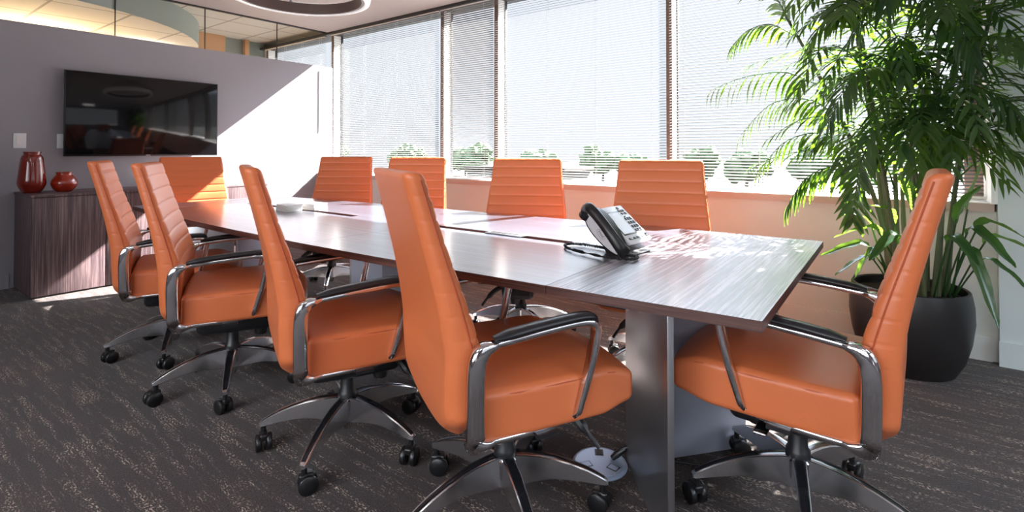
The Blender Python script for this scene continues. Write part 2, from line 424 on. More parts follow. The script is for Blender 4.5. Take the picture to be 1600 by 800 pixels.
# mullions and panes: bays of the window wall
BAYS = [(-7.62, -6.05), (-5.95, -3.94), (-3.94, -3.19), (-3.19, -1.43), (-1.43, .43)]
k = 13
for i, x in enumerate([-7.62, -5.95, -3.94, -3.19, -1.43]):
    sb('trim_%d' % k, x-.022, x+.022, 4.03, 4.15, ZS, 2.672, m='mullion'); k += 1
    sb('trim_%d' % k, x+.022, x+.026, 4.035, 4.14, ZS, 2.672, m='white'); k += 1  # sunlit side of the mullion, its brightness put in as white
    sb('trim_%d' % k, x-.022, x+.034, 4.14, 4.17, ZS, 2.672, m='gasket'); k += 1
for i, (a, b_) in enumerate(BAYS):
    struct('window_%d' % (i+3), bbox(a+.034, b_-.022, 4.152, 4.158, ZS+.003, 2.672, 0), M['glass'])
sb('trim_%d' % k, -12, -7.64, 4.03, 4.15, ZS, 2.672, m='white')

# unseen ceiling fixtures added to hold the fill lamps above
for i, (x, y) in enumerate(FILL_PANELS):
    t = thing('added_fill_fixture', ['added fill fixture in the ceiling behind the table side', 'added fill fixture in the ceiling above the camera side', 'added fill fixture in the ceiling near the right wall'][i], 'light', (x, y, ZC))
    b = bmesh.new()
    for q in ((-.61, .61, -.31, -.27), (-.61, .61, .27, .31), (-.61, -.57, -.27, .27), (.57, .61, -.27, .27)): box(b, *q, -.03, 0)
    obj('frame', b, M['white'], t)
    obj('reflector', bbox(-.57, .57, -.27, .27, -.012, 0, 0), M['white'], t)

# ------------------------------------------------------------------ window blinds
BL_LABEL = ['white slatted blind of the office window, seen through the glass above the wall',
            'white slatted blind of the leftmost wide window beside the television wall',
            'narrow white slatted blind between two brown mullions',
            'wide white slatted blind in the middle, its slats nearly invisible at the top',
            'wide white slatted blind at the right, behind the palm']
TILT = [20, 24, -12, 18, 24]
for i, (a, b_) in enumerate(BAYS):
    t = thing('window_blind', BL_LABEL[i], 'blind', ((a+b_)/2, YG, ZS+.01), 0, 'slatted window blinds')
    L = b_-a-.022; hl = L/2
    b = bmesh.new(); z = .03; pitch = .0222; ti = radians(TILT[i]); hw = .0118
    while z < 1.79:
        prev = None
        for s in (-1, -.35, .35, 1):
            dy = s*hw*cos(ti); dz = s*hw*sin(ti) + (1-s*s)*.0030
            cur = (b.verts.new((-hl, dy, z+dz)), b.verts.new((hl, dy, z+dz)))
            if prev: b.faces.new((prev[0], prev[1], cur[1], cur[0]))
            prev = cur
        z += pitch
    o = obj('slats', b, M['slat'], t, merge=False)
    obj('bottom_rail', bbox(-hl, hl, -.011, .011, 0, .014, .002), M['white'], t)
    obj('head_rail', bbox(-hl, hl, -.014, .014, 1.788, 1.8, .001), M['white'], t)
    nl = max(2, int(L/.5)+1)
    for q in range(nl):
        x = -hl+.12+(L-.24)*q/(nl-1)
        b = bmesh.new()
        for dy in (-.0125, .0125): tube(b, [(x, dy, .01), (x, dy, 1.79)], .0009, 4)
        obj('ladder_cord', b, M['white'], t)
b = bmesh.new(); tube(b, [(0, 0, 0), (0, 0, -.78)], .004, 6); lathe(b, [(0, 0), (.006, 0), (.006, .02), (0, .02)], 8)
wd = tag(obj('blind_wand', b, M['steel'], loc=(-5.905, 3.90, 2.22)), 'thin clear tilt wand hanging in front of the left blind', 'wand')

# ------------------------------------------------------------------ television, plates
tv = thing('television', 'wall-mounted black flat television above the low cabinet', 'television', (XW+.03, 1.91, 1.48))
obj('cabinet_back', bbox(0.015, .04, -.42, .42, -.25, .25, .006), M['tv_body'], tv)
obj('wall_bracket', bbox(-.029, .018, -.2, .2, -.15, .15, .002), M['black'], tv)
obj('bezel', bbox(.04, .062, -.638, .638, -.383, .383, .004), M['tv_body'], tv)
obj('screen', bbox(.060, .0635, -.628, .628, -.368, .374, .0005), M['tv_screen'], tv)
obj('brand_mark', bbox(.0625, .0635, -.018, .018, -.3795, -.3725, .0), M['steel'], tv)
def plate(name, label, y, z, wdt):
    t = thing(name, label, 'switch', (XW, y, z))
    obj('cover_plate', bbox(0, .008, -wdt/2, wdt/2, -.064, .064, .003), M['plastic_white'], t)
    b = bmesh.new(); rbox(b, (.004, .017, .034), .002, (2, 2, 2)); obj('rocker', b, M['white'], t, loc=(.009, -.005, 0))
    return t
plate('light_switch', 'white wall switch plate above the tall red vase', 1.005, 1.232, .082)
plate('light_switch', 'white wall plate half hidden behind the left edge of the television', 1.285, 1.232, .082)

# ------------------------------------------------------------------ low cabinet
cb = thing('credenza', 'long low cabinet of dark striped wood under the television', 'cabinet', (XW, 0, 0))
obj('body', bbox(.014, .578, .977, 2.84, 0.012, .782, .001), M['cabinet'], cb)
obj('top', bbox(.004, .60, .972, 2.845, .782, .802, .0015), M['cabinet'], cb)
obj('plinth', bbox(.02, .585, .985, 2.83, 0, .014, 0), M['dark'], cb)
ds = [.977, 1.443, 1.91, 2.377, 2.84]
for i in range(4):
    obj('door', bbox(.579, .598, ds[i]+.002, ds[i+1]-.002, .014, .778, .001), M['cabinet'], cb)
def vase(label, loc, prof, m):
    full = [(0, 0)] + prof
    inner = [(r-.006, z) for r, z in reversed(prof) if r > .02]
    inner = inner[:-1] + [(0, .012)]
    b = bmesh.new(); lathe(b, full + inner, 56)
    # facets of the glaze bands
    return tag(obj('vase', b, m, loc=loc, angle=60), label, 'vase')
tall = [(.048, .0), (.056, .004), (.072, .03), (.086, .062), (.089, .085), (.085, .13), (.079, .19), (.073, .245), (.068, .285), (.062, .303), (.053, .312), (.051, .322), (.056, .332), (.055, .337)]
vase('tall glossy dark red ribbed vase standing at the left of the cabinet top', (-5.66, 1.035, .802), [(r*1.03, z*1.0) for r, z in tall], M['terracotta'])
low = [(.05, 0), (.058, .003), (.08, .025), (.094, .052), (.097, .068), (.092, .09), (.075, .115), (.062, .13), (.057, .137), (.058, .147), (.061, .153), (.059, .156)]
vase('short round glossy orange-red vase beside the tall one', (-5.64, 1.235, .802), [(r*.93, z*1.06) for r, z in low], M['terracotta2'])

# ------------------------------------------------------------------ table
tb = thing('conference_table', 'long boat-shaped conference table of dark striped laminate on metal panel legs', 'table', (-2.38, 2.0, 0))
TX, TY = -2.38, 2.0
near = [(-4.50, 1.376), (-3.9, 1.33), (-3.28, 1.296), (-2.7, 1.278), (-2.09, 1.272), (-1.6, 1.282), (-1.2, 1.300), (-.85, 1.318), (-.255, 1.352)]
far = [(-.255, 2.70), (-.85, 2.688), (-1.2, 2.68), (-1.6, 2.66), (-2.09, 2.635), (-2.7, 2.60), (-3.28, 2.565), (-3.9, 2.51), (-4.50, 2.452)]
def yint(tab, x):
    t = sorted(tab)
    for (a, ya), (b_, yb) in zip(t, t[1:]):
        if a <= x <= b_: return ya+(yb-ya)*(x-a)/(b_-a)
def clip(tab, x0, x1): return [(x, y) for x, y in tab if x0+1e-6 < x < x1-1e-6]
def seg(name, x0, x1, side, notch, m):
    """side -1: near half, +1: far half, 0: both"""
    g = .0008
    ys = 1.995
    a = [(x0+g, yint(near, x0))] + clip(near, x0, x1) + [(x1-g, yint(near, x1))]
    c = [(x1-g, yint(far, x1))] + list(reversed(sorted(clip(far, x0, x1)))) + [(x0+g, yint(far, x0))]
    if side == 0: poly = a + c
    elif side < 0: poly = a + [(x1-g, ys-g)] + ([(notch[1], ys-g), (notch[1], ys-.029), (notch[0], ys-.029), (notch[0], ys-g)] if notch else []) + [(x0+g, ys-g)]
    else: poly = [(x0+g, ys+g)] + ([(notch[0], ys+g), (notch[0], ys+.029), (notch[1], ys+.029), (notch[1], ys+g)] if notch else []) + [(x1-g, ys+g)] + c
    b = bmesh.new(); tf = prism(b, [(x-TX, y-TY) for x, y in poly], .712, .740)
    for f in b.faces:
        f.material_index = 0 if abs(f.normal.z) > .5 else 1
    b.normal_update()
    for f in b.faces: f.material_index = 0 if abs(f.normal.z) > .5 else 1
    return obj(name, b, [m, M['table_edge']], tb)
seg('tabletop_panel', -.85, -.255, 0, None, M['table_y'])
seg('tabletop_panel', -2.09, -.85, -1, (-2.0, -1.155), M['table_x'])
seg('tabletop_panel', -2.09, -.85, 1, (-2.0, -1.155), M['table_x'])
seg('tabletop_panel', -4.10, -2.09, -1, (-4.01, -2.70), M['table_x'])
seg('tabletop_panel', -4.10, -2.09, 1, (-4.01, -2.70), M['table_x'])
seg('tabletop_panel', -4.50, -4.10, 0, None, M['table_y'])
for a, b_ in ((-2.0, -1.155), (-4.01, -2.70)):
    b = bmesh.new()
    y0, y1 = 1.966-TY, 2.024-TY; a_, c_ = a-TX, b_-TX
    box(b, a_, c_, y0-.01, y1+.01, .655, .66); box(b, a_, c_, y0-.01, y0, .66, .712); box(b, a_, c_, y1, y1+.01, .66, .712)
    box(b, a_-.01, a_, y0-.01, y1+.01, .655, .712); box(b, c_, c_+.01, y0-.01, y1+.01, .655, .712)
    obj('cable_trough', b, M['dark'], tb)
pt = obj('data_port', bbox(-.11, .11, -.032, .032, 0, .006, .002), M['steel'], tb, loc=(-1.515-TX, 1.995-TY, .7405))
b = bmesh.new()
for i in range(5): box(b, -.088+i*.034, -.062+i*.034, -.014, .014, .006, .0068)
obj('port_socket', b, M['black'], pt)
# beams under the top
for y in (1.52, 2.40): obj('under_beam', bbox(-1.72, 1.72, y-TY-.025, y-TY+.025, .662, .7115, .002), M['black'], tb)
obj('edge_stiffener', bbox(-1.4, 1.75, 1.40-TY, 1.43-TY, .685, .7115, .001), M['black'], tb)
def slab(name, p0, p1, th, m, z0=.0, z1=.711, bev=.002):
    p0 = Vector(p0); p1 = Vector(p1); d = (p1-p0); l = d.length; a = math.atan2(d.y, d.x)
    b = bbox(0, l, -th/2, th/2, z0, z1, bev)
    bmesh.ops.transform(b, matrix=Matrix.Translation((p0.x-TX, p0.y-TY, 0)) @ Matrix.Rotation(a, 4, 'Z'), verts=b.verts)
    return obj(name, b, m, tb)
slab('leg_panel', (-.80, 1.805), (-.515, 1.455), .020, M['brushed'])
slab('leg_panel', (-.775, 1.80), (-.475, 2.16), .018, M['panel_light'])
# middle pedestal: faceted column
b = bmesh.new(); prism(b, [(x-TX, y-TY) for x, y in [(-2.62, 1.90), (-2.36, 1.72), (-2.20, 1.80), (-2.06, 2.12), (-2.30, 2.34), (-2.56, 2.25)]], 0, .711)
obj('leg_pedestal', b, M['panel_light'], tb)
slab('leg_panel', (-4.00, 1.87), (-4.27, 1.50), .018, M['brushed'])
slab('leg_panel', (-4.00, 1.89), (-4.27, 2.25), .018, M['panel_light'])

# ------------------------------------------------------------------ chairs
def make_chair():
    t = bpy.data.objects.new('office_chair', None); COL.objects.link(t)
    # seat cushion
    def fseat(p):
        x, y, z = p
        k = 1 - .05*sm(.1, .26, x) - .03*sm(-.1, -.26, x)
        top = sm(-.03, .05, z)
        z2 = z + top*(.014*(1-(y/.26)**2)*(1-sm(.12, .27, x)) - .030*sm(.13, .275, x)**1.3) + (1-top)*.016*sm(.12, .27, x)
        x2 = x - .028*(y/.26)**2*sm(.05, .26, x)
        return (x2+.075, y*k, z2+.450)
    b = bmesh.new(); rbox(b, (.265, .276, .068), .022, (18, 14, 3), fseat, 4)
    seat = obj('seat', b, M['leather'], t, angle=70)
    ring = []
    for i in range(72):
        a = 2*pi*i/72; c, s = cos(a), sin(a); e = .22
        px = .2615*math.copysign(abs(c)**e, c); py = .2725*math.copysign(abs(s)**e, s)
        ring.append(fseat((px, py, .0545)))
    b = bmesh.new(); tube(b, ring, .0028, 6, closed=True); obj('piping', b, M['stitch'], seat)
    # backrest
    H2 = .357
    def wid(u):
        return (.19 + .065*sm(-.02, .12, u) + .016*sm(.1, .34, u) - .036*sm(.34, 1, u)) / .25
    BP = [(.372, -.214, -.236), (.40, -.211, -.258), (.45, -.205, -.270), (.54, -.198, -.275), (.62, -.195, -.277), (.75, -.232, -.297), (.90, -.283, -.332), (1.094, -.343, -.385), (1.10, -.345, -.387)]
    def cxz(u):
        z = .372 + .722*u
        for k_ in range(len(BP)-1):
            if BP[k_][0] <= z <= BP[k_+1][0]+1e-6:
                a_ = BP[max(k_-1, 0)]; b_ = BP[k_]; c_ = BP[k_+1]; d_ = BP[min(k_+2, len(BP)-1)]
                f = (z-b_[0])/(c_[0]-b_[0]); r_ = []
                for q in (1, 2):
                    m0 = (c_[q]-a_[q])/(c_[0]-a_[0])*(c_[0]-b_[0]); m1 = (d_[q]-b_[q])/(d_[0]-b_[0])*(c_[0]-b_[0])
                    r_.append((2*f**3-3*f*f+1)*b_[q] + (f**3-2*f*f+f)*m0 + (3*f*f-2*f**3)*c_[q] + (f**3-f*f)*m1)
                return r_[0], r_[1], z
        return BP[-1][1], BP[-1][2], z
    def fback(p):
        d, y, tt = p; u = (tt+H2)/(2*H2)
        xf_, xr_, z0 = cxz(u)
        rear = max(0, -d/.024)
        f = d/.024
        groove = 0
        if z0 > .60:
            ph = ((z0-.60) % .0620) - .031
            dist = .031-abs(ph)
            groove = -.0034*exp(-(dist/.0035)**2) + .0014*(1-(ph/.031)**2)
        front = sm(.62, 1, f)
        yy = y*wid(u)*(1 - .07*rear**1.5 - .05*rear*(1-sm(0, .3, u)))
        edge = sm(.15, .24, abs(y))
        x = (xf_+xr_)/2 + f*(xf_-xr_)/2 + groove*front*(1-.2*edge) + .012*(y/.25)**2*sm(-1, 1, f)
        if abs(y) > .235 and f > -.6: yy -= math.copysign(max(0, -groove)*.35, yy)
        bot = 1-sm(0, .12, u)
        return (x, yy, z0 + bot*(.032*(abs(y)/.25)**3 - .018))
    b = bmesh.new(); rbox(b, (.024, .25, H2), .017, (3, 10, 150), fback, 4)
    back = obj('backrest', b, M['leather'], t, angle=70)
    for s in (-1, 1):
        pts = [fback((.0085, s*.2505, -H2+.05+(2*H2-.07)*i/60)) for i in range(61)]
        b = bmesh.new(); tube(b, pts, .0026, 6); obj('piping', b, M['stitch'], back)
    # arm frames, pads
    ctl = [(-.150, .386), (-.202, .388), (-.212, .42), (-.215, .50), (-.215, .58), (-.208, .626), (-.184, .648), (-.12, .657), (-.02, .665), (.08, .670), (.130, .668), (.150, .650), (.142, .60), (.118, .50), (.096, .425), (.086, .402), (.060, .390), (-.05, .386)]
    pth = catmull([Vector((a, c)) for a, c in ctl], 6, True)
    def wf(p):
        x, z = p
        if x < -.16: return .017 + .027*sm(-.16, -.205, x)
        return .017 + .004*sm(.08, .14, x)
    ws = [wf(p) for p in pth]
    for s in (-1, 1):
        yf = lambda x, z, s=s: s*(.262 + .032*sm(.388, .425, z) + .008*sm(.42, .6, z) - .008*sm(-.1, .15, x))
        b = bmesh.new(); bar(b, pth, ws, [.020 + .012*sm(.09, .14, p[0]) if p[0] > -.16 else .034 for p in pth], yf, True, .35)
        obj('arm_frame', b, M['chrome'], t, angle=50)
        pp = catmull([Vector(q) for q in [(-.165, .668), (-.10, .676), (-.02, .683), (.08, .688), (.128, .685), (.148, .672)]], 6)
        b = bmesh.new(); bar(b, pp, [.010+.012*sm(0, 5, min(i, len(pp)-1-i)) for i in range(len(pp))], [.030+.012*sm(0, 5, min(i, len(pp)-1-i)) for i in range(len(pp))], lambda x, z, s=s: s*(.302-.008*sm(-.1, .15, x)), False, .75)
        obj('arm_pad', b, M['pad'], t, angle=60)
    # mechanism
    b = bmesh.new(); rbox(b, (.17, .095, .048), .03, (6, 4, 2), lambda p: (p[0], p[1]*(1-.25*sm(0, -.17, p[0])), p[2]-.02*sm(0, -.17, p[0])*0), 3, (.02, 0, .322))
    box(b, -.15, .22, -.225, .225, .370, .3835); box(b, -.08, .17, -.15, .15, .360, .373); box(b, -.03, .03, -.285, .285, .372, .384)
    mech = obj('mechanism', b, M['black'], t)
    b = bmesh.new(); lathe(b, [(0, .235), (.026, .237), (.031, .25), (.031, .30), (.024, .315), (0, .315)], 20, (.125, -.02, 0)); obj('tension_knob', b, M['black'], mech)
    b = bmesh.new(); lathe(b, [(0, -.09), (.032, -.088), (.036, -.07), (.036, .07), (.032, .088), (0, .09)], 20, mtx=Matrix.Translation((-.11, 0, .335)) @ Matrix.Rotation(pi/2, 4, 'X')); obj('pivot_drum', b, M['black'], mech)
    b = bmesh.new(); tube(b, catmull([(.13, -.06, .345), (.17, -.12, .33), (.20, -.17, .285), (.225, -.20, .245)], 5), [.014]*5+[.016]*5+[.007]*6, 8); obj('lever', b, M['black'], mech)
    b = bmesh.new(); tube(b, [(.05, .05, .345), (.05, .20, .345)], .008); l2 = obj('lever', b, M['black'], mech)
    b = bmesh.new(); rbox(b, (.018, .04, .005), .0045, (2, 3, 2), None, 3, (.05, .235, .345)); obj('lever_paddle', b, M['chrome'], t)
    # column and star base
    b = bmesh.new(); lathe(b, [(0, .055), (.017, .056), (.019, .062), (.019, .11), (.026, .12), (.026, .20), (.0, .20)], 24); obj('gas_column', b, M['chrome'], t)
    b = bmesh.new(); lathe(b, [(0, .174), (.034, .175), (.037, .182), (.035, .20), (.029, .21), (.026, .31), (0, .31)], 24); obj('column_sleeve', b, M['black'], t)
    b = bmesh.new(); lathe(b, [(0, .100), (.036, .102), (.041, .13), (.041, .172), (.036, .178), (0, .178)], 30); obj('base_hub', b, M['chrome'], t)
    st = [(.02, .184, .088, .040), (.06, .184, .094, .038), (.11, .180, .104, .036), (.16, .171, .110, .034), (.21, .157, .106, .032), (.26, .138, .098, .030), (.295, .121, .092, .028), (.318, .108, .088, .026), (.328, .101, .087, .018)]
    b = bmesh.new(); rings = []
    for r, zt, zb, wd_ in st:
        h = wd_/2; c = .003
        rings.append([b.verts.new(q) for q in [(r, -h+c, zt), (r, -h*.62, zt-.0012), (r, h*.62, zt-.0012), (r, h-c, zt), (r, h, zt-c), (r, h*1.15, zb+c), (r, h*1.15-c, zb), (r, -h*1.15+c, zb), (r, -h*1.15, zb+c), (r, -h, zt-c)]])
    for n_, (p_, q_) in enumerate(zip(rings, rings[1:])):
        for i in range(10):
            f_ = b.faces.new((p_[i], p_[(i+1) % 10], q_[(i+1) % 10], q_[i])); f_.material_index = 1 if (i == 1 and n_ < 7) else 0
    b.faces.new(rings[0][::-1]); b.faces.new(rings[-1])
    finish(b, 28); arm_me = bpy.data.meshes.new('base_arm'); b.to_mesh(arm_me); b.free(); arm_me.materials.append(M['cast']); arm_me.materials.append(M['dark_reflect'])
    b = bmesh.new(); tube(b, [(0, 0, .055), (0, 0, .090)], .010, 10)
    rbox(b, (.026, .015, .013), .008, (2, 2, 2), None, 3, (-.008, 0, .054))
    finish(b); cas_me = bpy.data.meshes.new('caster'); b.to_mesh(cas_me); b.free(); cas_me.materials.append(M['rubber'])
    b = bmesh.new(); lathe(b, [(0, -.010), (.014, -.012), (.028, -.0095), (.032, -.006), (.032, .008), (.030, .010), (0, .010)], 26, mtx=Matrix.Rotation(pi/2, 4, 'X'))
    finish(b, 50); wh_me = bpy.data.meshes.new('wheel'); b.to_mesh(wh_me); b.free(); wh_me.materials.append(M['rubber'])
    for k_ in range(5):
        o = bpy.data.objects.new('base_arm', arm_me); COL.objects.link(o); o.parent = t; o['k'] = k_
        c = bpy.data.objects.new('caster', cas_me); COL.objects.link(c); c.parent = t; c['k'] = k_
        for s in (-1, 1):
            w_ = bpy.data.objects.new('wheel', wh_me); COL.objects.link(w_); w_.parent = c
            w_.location = (-.012, s*.018, .032); w_.rotation_euler = (0 if s < 0 else pi, 0, 0)
    return t
def set_chair(t, x, y, head, phase, label, group, seed):
    R_ = random.Random(seed)
    t.location = (x, y, 0); t.rotation_euler = (0, 0, radians(head)); tag(t, label, 'chair', group)
    for c in t.children:
        if c.name.startswith('base_arm'): c.rotation_euler = (0, 0, radians(phase - head + 72*c['k']))
        if c.name.startswith('caster'):
            a = radians(phase - head + 72*c['k']); c.location = (.312*cos(a), .312*sin(a), 0); c.rotation_euler = (0, 0, R_.uniform(0, 2*pi))
CH = [(-1.008, 1.321, 61.5, 35, 'orange leather chair on the near side, closest to the camera, its back turned to us', 'near'),
      (-1.745, 1.258, 66.3, 10, 'orange leather chair on the near side, second from the camera, seen edge-on', 'near'),
      (-2.625, 1.225, 62.8, 42, 'orange leather chair on the near side, third from the camera', 'near'),
      (-3.350, 1.243, 67.7, 42, 'orange leather chair on the near side, farthest left, in front of the dark cabinet', 'near'),
      (-.252, 1.870, 177.8, 66, 'orange leather chair at the right head of the table, in front of the black planter', 'head'),
      (-.975, 2.57, -72, 20, 'orange leather chair by the window, first from the right, behind the desk phone', 'far'),
      (-1.86, 2.60, -62, 50, 'orange leather chair by the window, second from the right, behind the table data port', 'far'),
      (-2.90, 2.54, -64, 10, 'orange leather chair by the window, third from the right, partly hidden by the nearest chair', 'far'),
      (-3.79, 2.57, -55, 30, 'orange leather chair by the window, farthest left, behind the booklets', 'far'),
      (-4.603, 1.874, -11.6, 60, 'orange leather chair at the far head of the table under the television', 'head')]
GR = {'near': 'chairs along the near side of the table', 'far': 'chairs along the window side of the table', 'head': 'chairs at the heads of the table'}
proto = make_chair()
chairs = [proto] + [copy_tree(proto) for _ in CH[1:]]
for i, (c, d) in enumerate(zip(chairs, CH)): set_chair(c, d[0], d[1], d[2], d[3], d[4], GR[d[5]], i)

# ------------------------------------------------------------------ desk phone
ph = thing('desk_phone', 'white and black desk phone with a dark handset near the right end of the table', 'phone', (-.90, 1.95, .7405), radians(-6))
# local axes: +x towards the user at the head of the table, -y towards the camera (handset side)
T = radians(40)
def tilt(x0=0, z0=0): return Matrix.Translation((x0, 0, z0)) @ Matrix.Rotation(T, 4, 'Y')
mt = tilt(.0, .098)
def tb_(x0, x1, y0, y1, z0, z1, bev=.002):
    b = bbox(x0, x1, y0, y1, z0, z1, bev); bmesh.ops.transform(b, matrix=mt, verts=b.verts); return b
b = bmesh.new()
prof = [(-.02, 0), (.095, 0), (.100, .006), (.06, .02), (-.055, .135), (-.07, .13), (-.065, .08)]
lo = [b.verts.new((x, -.07, z)) for x, z in prof]; hi = [b.verts.new((x, .08, z)) for x, z in prof]
b.faces.new(lo); b.faces.new(hi[::-1])
for i in range(len(prof)): b.faces.new((lo[i], lo[(i+1) % 7], hi[(i+1) % 7], hi[i]))
obj('stand', b, M['black'], ph)
fp = obj('faceplate', tb_(-.098, .098, -.062, .118, 0, .016, .005), M['plastic_white'], ph)
sc = obj('screen_bezel', tb_(-.066, .058, -.052, .046, .0155, .0172, .001), M['black'], ph)
obj('screen', tb_(-.060, .052, -.047, .041, .0168, .0178, .0), M['plastic_white'], ph)
for r in range(4):
    for c in range(3):
        x = -.02 + r*.021; y = .060 + c*.0185
        obj('key', tb_(x-.007, x+.007, y-.007, y+.007, .0155, .019, .0015), M['black'], fp)
for x, y, w1, w2 in [(-.082, .07, .006, .008), (-.066, .062, .005, .006), (-.066, .078, .005, .006), (-.066, .094, .005, .006), (-.05, .068, .005, .008), (-.05, .094, .005, .008), (.074, .07, .007, .014), (.074, .1, .007, .01), (.078, -.03, .005, .014), (.078, .0, .005, .01), (.078, .025, .005, .01)]:
    obj('key', tb_(x-w1, x+w1, y-w2, y+w2, .0155, .0185, .001), M['black'], fp)
q = bbox(-.036, -.030, .062, .070, .0160, .0182, 0); bmesh.ops.transform(q, matrix=mt, verts=q.verts); obj('message_light', q, M['green'], ph)
# handset cradle: lens-shaped silver cheek on the handset side
b = bmesh.new(); NN = 26; rimA = []; rimB = []
for i in range(NN):
    a = 2*pi*i/NN; u = cos(a)*.118; v = sin(a)*.044*(1-.25*cos(a))
    P = Matrix.Rotation(radians(45), 4, 'Y') @ Vector((u, 0, v))
    rimA.append(b.verts.new((P.x-.012, -.105, P.z+.086))); rimB.append(b.verts.new((P.x-.008, -.064, P.z+.086)))
b.faces.new(rimA); b.faces.new(rimB[::-1])
for i in range(NN): b.faces.new((rimA[i], rimA[(i+1) % NN], rimB[(i+1) % NN], rimB[i]))
cr = obj('cradle', b, M['black'], ph)
b = bmesh.new(); vs = []
for i in range(NN):
    a = 2*pi*i/NN; u = cos(a)*.108; v = sin(a)*.037*(1-.25*cos(a))
    P = Matrix.Rotation(radians(45), 4, 'Y') @ Vector((u, 0, v)); vs.append((P.x-.012, P.z+.086))
A_ = [b.verts.new((x, -.1085, z)) for x, z in vs]; B_ = [b.verts.new((x, -.105, z)) for x, z in vs]
b.faces.new(A_); b.faces.new(B_[::-1])
for i in range(NN): b.faces.new((A_[i], A_[(i+1) % NN], B_[(i+1) % NN], B_[i]))
ck = obj('cheek_plate', b, M['plastic_white'], ph)
mlog = Matrix.Translation((-.018, -.109, .078)) @ Matrix.Rotation(radians(45), 4, 'Y') @ Matrix.Rotation(pi/2, 4, 'X')
text_mesh('emblem_text', 'Mitel', .016, M['logo'], ck, mlog, .0004)
b = bmesh.new(); rg = [mlog @ Vector((.024*cos(2*pi*i/32), .0125*sin(2*pi*i/32), 0)) for i in range(32)]; tube(b, rg, .0006, 5, closed=True); obj('emblem_ring', b, M['logo'], ck)
# handset
hp = catmull([Vector(q) for q in [(-.098, -.10, .150), (-.088, -.112, .178), (-.05, -.135, .178), (.0, -.14, .138), (.045, -.138, .088), (.078, -.125, .040), (.085, -.108, .020)]], 6)
b = bmesh.new(); m_ = len(hp)
tube(b, hp, [.021+.006*abs(1-2*i/(m_-1))**2 for i in range(m_)], 14, flat=.66)
hs = obj('handset', b, M['pad'], ph, angle=60)
b = bmesh.new(); lathe(b, [(0, -.018), (.022, -.017), (.026, -.01), (.024, .012), (0, .014)], 20, mtx=Matrix.Translation((-.098, -.098, .148)) @ Matrix.Rotation(radians(40), 4, 'Y')); obj('earpiece', b, M['black'], hs)
# coiled cord from the handset round the back of the phone
cpts = catmull([Vector(q) for q in [(.085, -.112, .016), (.135, -.10, .010), (.14, -.155, .010), (.06, -.185, .010), (-.06, -.17, .010), (-.17, -.13, .010), (-.215, -.07, .010), (-.17, -.03, .010), (-.08, -.03, .010), (-.03, -.045, .012)]], 60)
co = []; acc = 0
for i in range(1, len(cpts)-1):
    t_ = (cpts[i+1]-cpts[i-1]).normalized(); up_ = Vector((0, 0, 1)); s_ = t_.cross(up_).normalized()
    acc += (cpts[i]-cpts[i-1]).length*2*pi/.0042
    co.append(cpts[i] + (s_*cos(acc)+up_*sin(acc))*.0052)
b = bmesh.new()
co2 = []
for i in range(len(co)-1):
    co2.append(co[i])
tube(b, co2, .0021, 5); obj('coiled_cord', b, M['black'], ph, angle=80)

# ------------------------------------------------------------------ booklets
MAGL = 'white booklet in the {} stack on the table, {}'
ordn = ['lowest of its stack', 'second from the bottom', 'middle of its stack', 'second from the top', 'topmost of its stack']
def booklet(x, y, z, rz, label, group, col):
    t = thing('booklet', label, 'booklet', (x, y, z), rz, group)
    obj('cover', bbox(-.075, .075, -.055, .055, .0078, .0086, 0), col, t)
    obj('pages', bbox(-.074, .073, -.054, .054, .0006, .0078, 0), M['paper_edge'], t)
for k_, (x, y, nm) in enumerate([(-3.29, 1.90, 'left'), (-3.24, 2.055, 'right')]):
    for i in range(5):
        booklet(x+random.uniform(-.003, .003), y+random.uniform(-.003, .003), .7402+i*.0089, radians(random.uniform(-2, 2)+(4 if k_ else -2)), MAGL.format(nm, ordn[i]), 'booklets stacked on the table', M['paper'])

# ------------------------------------------------------------------ floor box with plug
fb = thing('floor_box', 'round silver floor outlet plate in the carpet beside the near table leg', 'outlet', (-.872, 1.715, 0), radians(20))
b = bmesh.new(); lathe(b, [(0, 0), (.098, 0), (.100, .004), (.094, .011), (.090, .012), (.089, .0105), (.086, .0105), (.085, .012), (0, .012)], 48); obj('plate', b, M['floorbox'], fb)
for i, (a, r) in enumerate([(100, .056), (215, .055), (335, .056)]):
    x, y = r*cos(radians(a)), r*sin(radians(a))
    f = obj('port_frame', bbox(-.020, .020, -.016, .016, .0118, .0128, 0), M['black'], fb, loc=(x, y, 0), rot=(0, 0, radians(a)))
    obj('port_lid', bbox(-.0165, .0165, -.0125, .0125, .0128, .0136, 0), M['floorbox'] if i != 0 else M['dark'], f)
pw = thing('power_cord', 'black plug and cord with a white tag between floor plate and table leg', 'cord', (-.872, 1.715, .0145))
b = bmesh.new(); tube(b, catmull([(.035, .045, .006), (.06, .06, .035), (.10, .085, .045), (.15, .11, .03), (.20, .14, .008), (.30, .20, -.005)], 8), .0055, 8); obj('cord', b, M['black'], pw)
b = bmesh.new(); tube(b, [(.030, .040, .0), (.045, .052, .016), (.07, .068, .036)], [.010, .013, .009], 10); obj('plug', b, M['black'], pw)
b = bmesh.new(); box(b, -.014, .014, -.009, .009, -.001, .001, mtx=Matrix.Translation((.105, .082, .056)) @ Matrix.Rotation(radians(30), 4, 'Z') @ Matrix.Rotation(radians(35), 4, 'X')); tg = obj('cord_tag', b, M['paper'], pw)
b = bmesh.new()
for q in range(3): box(b, -.011, .011-.004*q, -.0055+q*.005, -.003+q*.005, .001, .0014, mtx=Matrix.Translation((.105, .082, .056)) @ Matrix.Rotation(radians(30), 4, 'Z') @ Matrix.Rotation(radians(35), 4, 'X'))
obj('tag_print', b, M['label'], tg)

